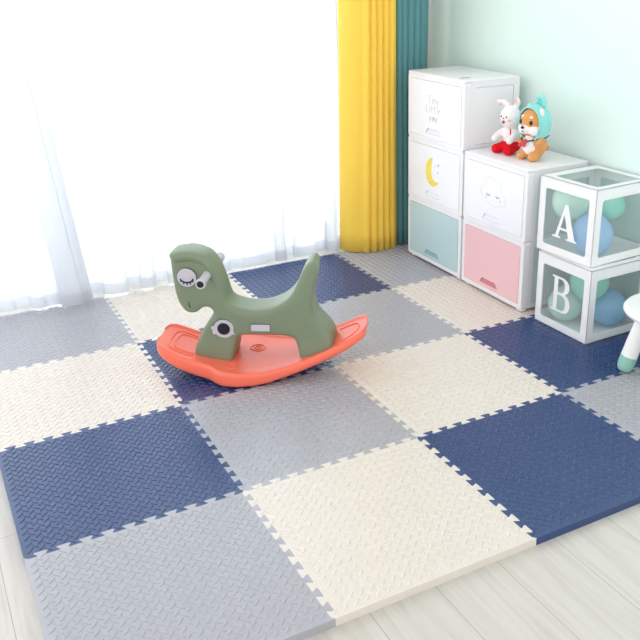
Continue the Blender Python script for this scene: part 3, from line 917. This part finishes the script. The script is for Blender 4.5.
from_bm('body', remeshed(bm, .0045, 5), M['plush_white'], rb, smooth=True)
bm = bmesh.new()
ell_bm(bm, (0, .004, .036), (.056, .050, .036))
for sx in (-1, 1):
    tube_bm(bm, [(sx * .028, -.010, .030), (sx * .040, -.050, .024), (sx * .044, -.074, .024)], [.027, .025, .021], 12)
bm = remeshed(bm, .0045, 5)
zm = min(v.co.z for v in bm.verts)
for v in bm.verts: v.co.z -= zm
from_bm('trousers', bm, M['plush_red'], rb, smooth=True)
ear = ball('inner_ear', (-.062, -.011, .243), (.024, .005, .009), M['plush_pink'], rb, (0, .05, .1))
ball('inner_ear', (.025, -.002, .258), (.007, .005, .018), M['plush_pink'], rb)
for sx in (-1, 1):
    ball('eye', (sx * .017, -.0535, .186), (.0035, .0025, .0045), M['black_gloss'], rb)
    ball('cheek', (sx * .031, -.0465, .170), (.009, .004, .006), M['plush_pink'], rb, (0, 0, sx * .5))
ball('nose', (0, -.0565, .179), (.004, .003, .003), M['black_gloss'], rb)
ball('mouth', (0, -.0545, .160), (.0085, .004, .0085), M['mouth_pink'], rb)
b = bmesh.new()
tube_bm(b, [(.030, -.036, .128), (.034, -.036, .100), (.046, -.022, .072)], .004, 8)
from_bm('brace', b, M['plush_rose'], rb, smooth=True)
# shiba dog in a hood
dg = thing('plush_dog', 'orange plush dog in a mint blue hood beside the rabbit', 'plush toy', (2.266, -1.008, TOPZ), math.radians(-84), 'plush toys on the shorter drawer unit')
dg.scale = (.83, .83, .83)
bm = bmesh.new()
ell_bm(bm, (0, .006, .076), (.064, .060, .072))
ell_bm(bm, (0, -.006, .190), (.076, .070, .074))
for sx in (-1, 1):
    ell_bm(bm, (sx * .040, -.040, .022), (.030, .034, .023))
    tube_bm(bm, [(sx * .052, -.004, .118), (sx * .064, -.030, .098), (sx * .054, -.052, .088)], [.018, .018, .015], 12)
tube_bm(bm, [(.0, .058, .040), (.012, .080, .048), (.020, .086, .062)], [.017, .016, .011], 12)
bm = remeshed(bm, .005, 5)
zm = min(v.co.z for v in bm.verts)
for v in bm.verts: v.co.z -= zm
from_bm('body', bm, M['plush_orange'], dg, smooth=True)
ball('belly_patch', (0, -.012, .078), (.050, .056, .056), M['plush_white'], dg)
bm = bmesh.new()
ell_bm(bm, (0, -.058, .162), (.030, .032, .026))
for sx in (-1, 1):
    ell_bm(bm, (sx * .034, -.036, .158), (.036, .036, .033))
bm = remeshed(bm, .005, 4)
muz = from_bm('muzzle', bm, M['plush_white'], dg, smooth=True)
ball('nose', (0, -.090, .172), (.010, .007, .007), M['black_gloss'], muz)
ball('mouth', (0, -.089, .153), (.006, .003, .0025), M['black_gloss'], muz)
for sx in (-1, 1):
    ball('eye', (sx * .034, -.067, .196), (.0105, .007, .0115), M['black_gloss'], dg)
    ball('eyebrow', (sx * .029, -.061, .222), (.010, .006, .007), M['plush_white'], dg)
# hood: shell around the head, open at the face
b = bmesh.new()
NU, NV = 40, 22
hood_r = (.086, .082, .086)
rings = []
for j in range(NV + 1):
    pol = PI * (j / NV) * 0.67                                  # from the back pole towards the face opening
    ring = []
    for i in range(NU):
        a = 2 * PI * i / NU
        x = math.sin(pol) * math.cos(a); z = math.sin(pol) * math.sin(a); y = math.cos(pol)
        zz = z * hood_r[2] - (.034 * max(0, -z) if z < 0 else 0)
        ring.append(b.verts.new((x * hood_r[0], y * hood_r[1] - .002, .192 + zz)))
    rings.append(ring)
for r0, r1 in zip(rings, rings[1:]):
    for i in range(NU):
        k = (i + 1) % NU
        b.faces.new((r0[i], r0[k], r1[k], r1[i]))
bmesh.ops.remove_doubles(b, verts=b.verts[:], dist=1e-5)
edge = [v.co.copy() for v in rings[-1]]
hood = from_bm('hood', b, M['plush_mint'], dg, smooth=True)
md = hood.modifiers.new('cloth_thickness', 'SOLIDIFY'); md.thickness = .006; md.offset = -1
b = bmesh.new(); tube_bm(b, edge + [edge[0]], .0055, 8)
from_bm('hood_trim', b, M['plush_mint'], hood, smooth=True)
# loop-shaped hood ear on the right, small rounded one on the left
b = bmesh.new()
tube_bm(b, [(.016 + .030 * math.cos(PI * i / 14), .014, .268 + .048 * math.sin(PI * i / 14)) for i in range(15)], .012, 12)
from_bm('hood_ear', remeshed(b, .004, 3), M['plush_mint'], hood, smooth=True)
ball('inner_ear', (.016, .016, .285), (.022, .006, .024), M['plush_teal'], hood)
ball('hood_ear', (-.048, .004, .262), (.022, .014, .016), M['plush_mint'], hood, (0, -.5, 0))
ball('hood_flap', (.060, -.018, .243), (.010, .018, .026), M['plush_white'], hood, (0, -.35, .3))
b = bmesh.new()
tube_bm(b, [(.0, -.070, .098), (.030, -.062, .106), (.058, -.034, .114), (.070, .010, .119), (.050, .050, .122)], .0035, 8)
tube_bm(b, [(.0, -.070, .098), (-.030, -.062, .106), (-.058, -.034, .114), (-.068, .010, .119)], .0035, 8)
from_bm('strap', b, M['strap'], dg, smooth=True)
b = bmesh.new()
ell_bm(b, (-.004, -.078, .094), (.010, .008, .010), seg=12)
ell_bm(b, (-.022, -.074, .082), (.021, .008, .011), (0, -.6, 0), seg=12); ell_bm(b, (.012, -.078, .106), (.016, .007, .010), (0, -.8, 0), seg=12)
ell_bm(b, (.006, -.078, .082), (.010, .006, .013), (0, .4, 0), seg=12)
from_bm('bow', remeshed(b, .003, 2), M['plush_rose'], dg, smooth=True)

# ------------------------------------------------------------------ daylight
W = bpy.data.worlds.new('daylight'); S.world = W; W.use_nodes = True
nt = W.node_tree; L = nt.links.new
bg = nt.nodes['Background']
tc = nt.nodes.new('ShaderNodeTexCoord'); sp = nt.nodes.new('ShaderNodeSeparateXYZ')
L(tc.outputs['Generated'], sp.inputs[0])
mr = nt.nodes.new('ShaderNodeMapRange'); mr.interpolation_type = 'SMOOTHSTEP'
mr.inputs['From Min'].default_value = 0.0; mr.inputs['From Max'].default_value = 0.6
L(sp.outputs['Y'], mr.inputs['Value'])
mz = nt.nodes.new('ShaderNodeMapRange'); mz.interpolation_type = 'SMOOTHSTEP'
mz.inputs['From Min'].default_value = 0.15; mz.inputs['From Max'].default_value = 0.85
L(sp.outputs['Z'], mz.inputs['Value'])
mixz = nt.nodes.new('ShaderNodeMix'); mixz.data_type = 'RGBA'
mixz.inputs['A'].default_value = (1.66, 1.62, 1.60, 1)
mixz.inputs['B'].default_value = (0.87, 0.85, 0.84, 1)
L(mz.outputs['Result'], mixz.inputs['Factor'])
mix = nt.nodes.new('ShaderNodeMix'); mix.data_type = 'RGBA'
L(mixz.outputs['Result'], mix.inputs['A'])
mix.inputs['B'].default_value = (7.0, 7.1, 7.25, 1)
ml = nt.nodes.new('ShaderNodeMapRange'); ml.interpolation_type = 'SMOOTHSTEP'      # shaped falloff: keeps the window-side brightness from spilling over the back wall
ml.inputs['From Min'].default_value = 0.30; ml.inputs['From Max'].default_value = 0.62
ml.inputs['To Min'].default_value = 1.0; ml.inputs['To Max'].default_value = 0.0
L(sp.outputs['Z'], ml.inputs['Value'])
mu = nt.nodes.new('ShaderNodeMath'); mu.operation = 'MULTIPLY'
L(mr.outputs['Result'], mu.inputs[0]); L(ml.outputs['Result'], mu.inputs[1])
L(mu.outputs[0], mix.inputs['Factor'])
L(mix.outputs['Result'], bg.inputs['Color'])
bg.inputs['Strength'].default_value = 1.0

# ------------------------------------------------------------------ camera
cam = bpy.data.cameras.new('camera')
co = bpy.data.objects.new('camera', cam); COL.objects.link(co)
Rm = [[0.8771204369396621, -0.4799915973219636, -0.016364767125935153],
      [-0.20112213937202872, -0.33615467562937207, -0.9200814741678746],
      [0.4361302834672162, 0.8103135816169077, -0.39138507290133595]]
mw = Matrix((Rm[0], [-v for v in Rm[1]], [-v for v in Rm[2]])).transposed().to_4x4()
mw.translation = Vector((-0.05353388058481278, -3.8004173052323322, 1.4277184225882463))
co.matrix_world = mw
cam.sensor_fit = 'HORIZONTAL'; cam.sensor_width = 36.0
cam.lens = 839.4202566 / 640 * 36.0
cam.shift_x = -47.678185 / 640
cam.shift_y = -3.2279096 / 640
cam.clip_start = 0.05
S.camera = co
vs_ = S.view_settings
S.display_settings.display_device = 'sRGB'
vs_.view_transform = 'Standard'; vs_.look = 'None'; vs_.gamma = 1.0; vs_.use_curve_mapping = False
vs_.exposure = 0.0
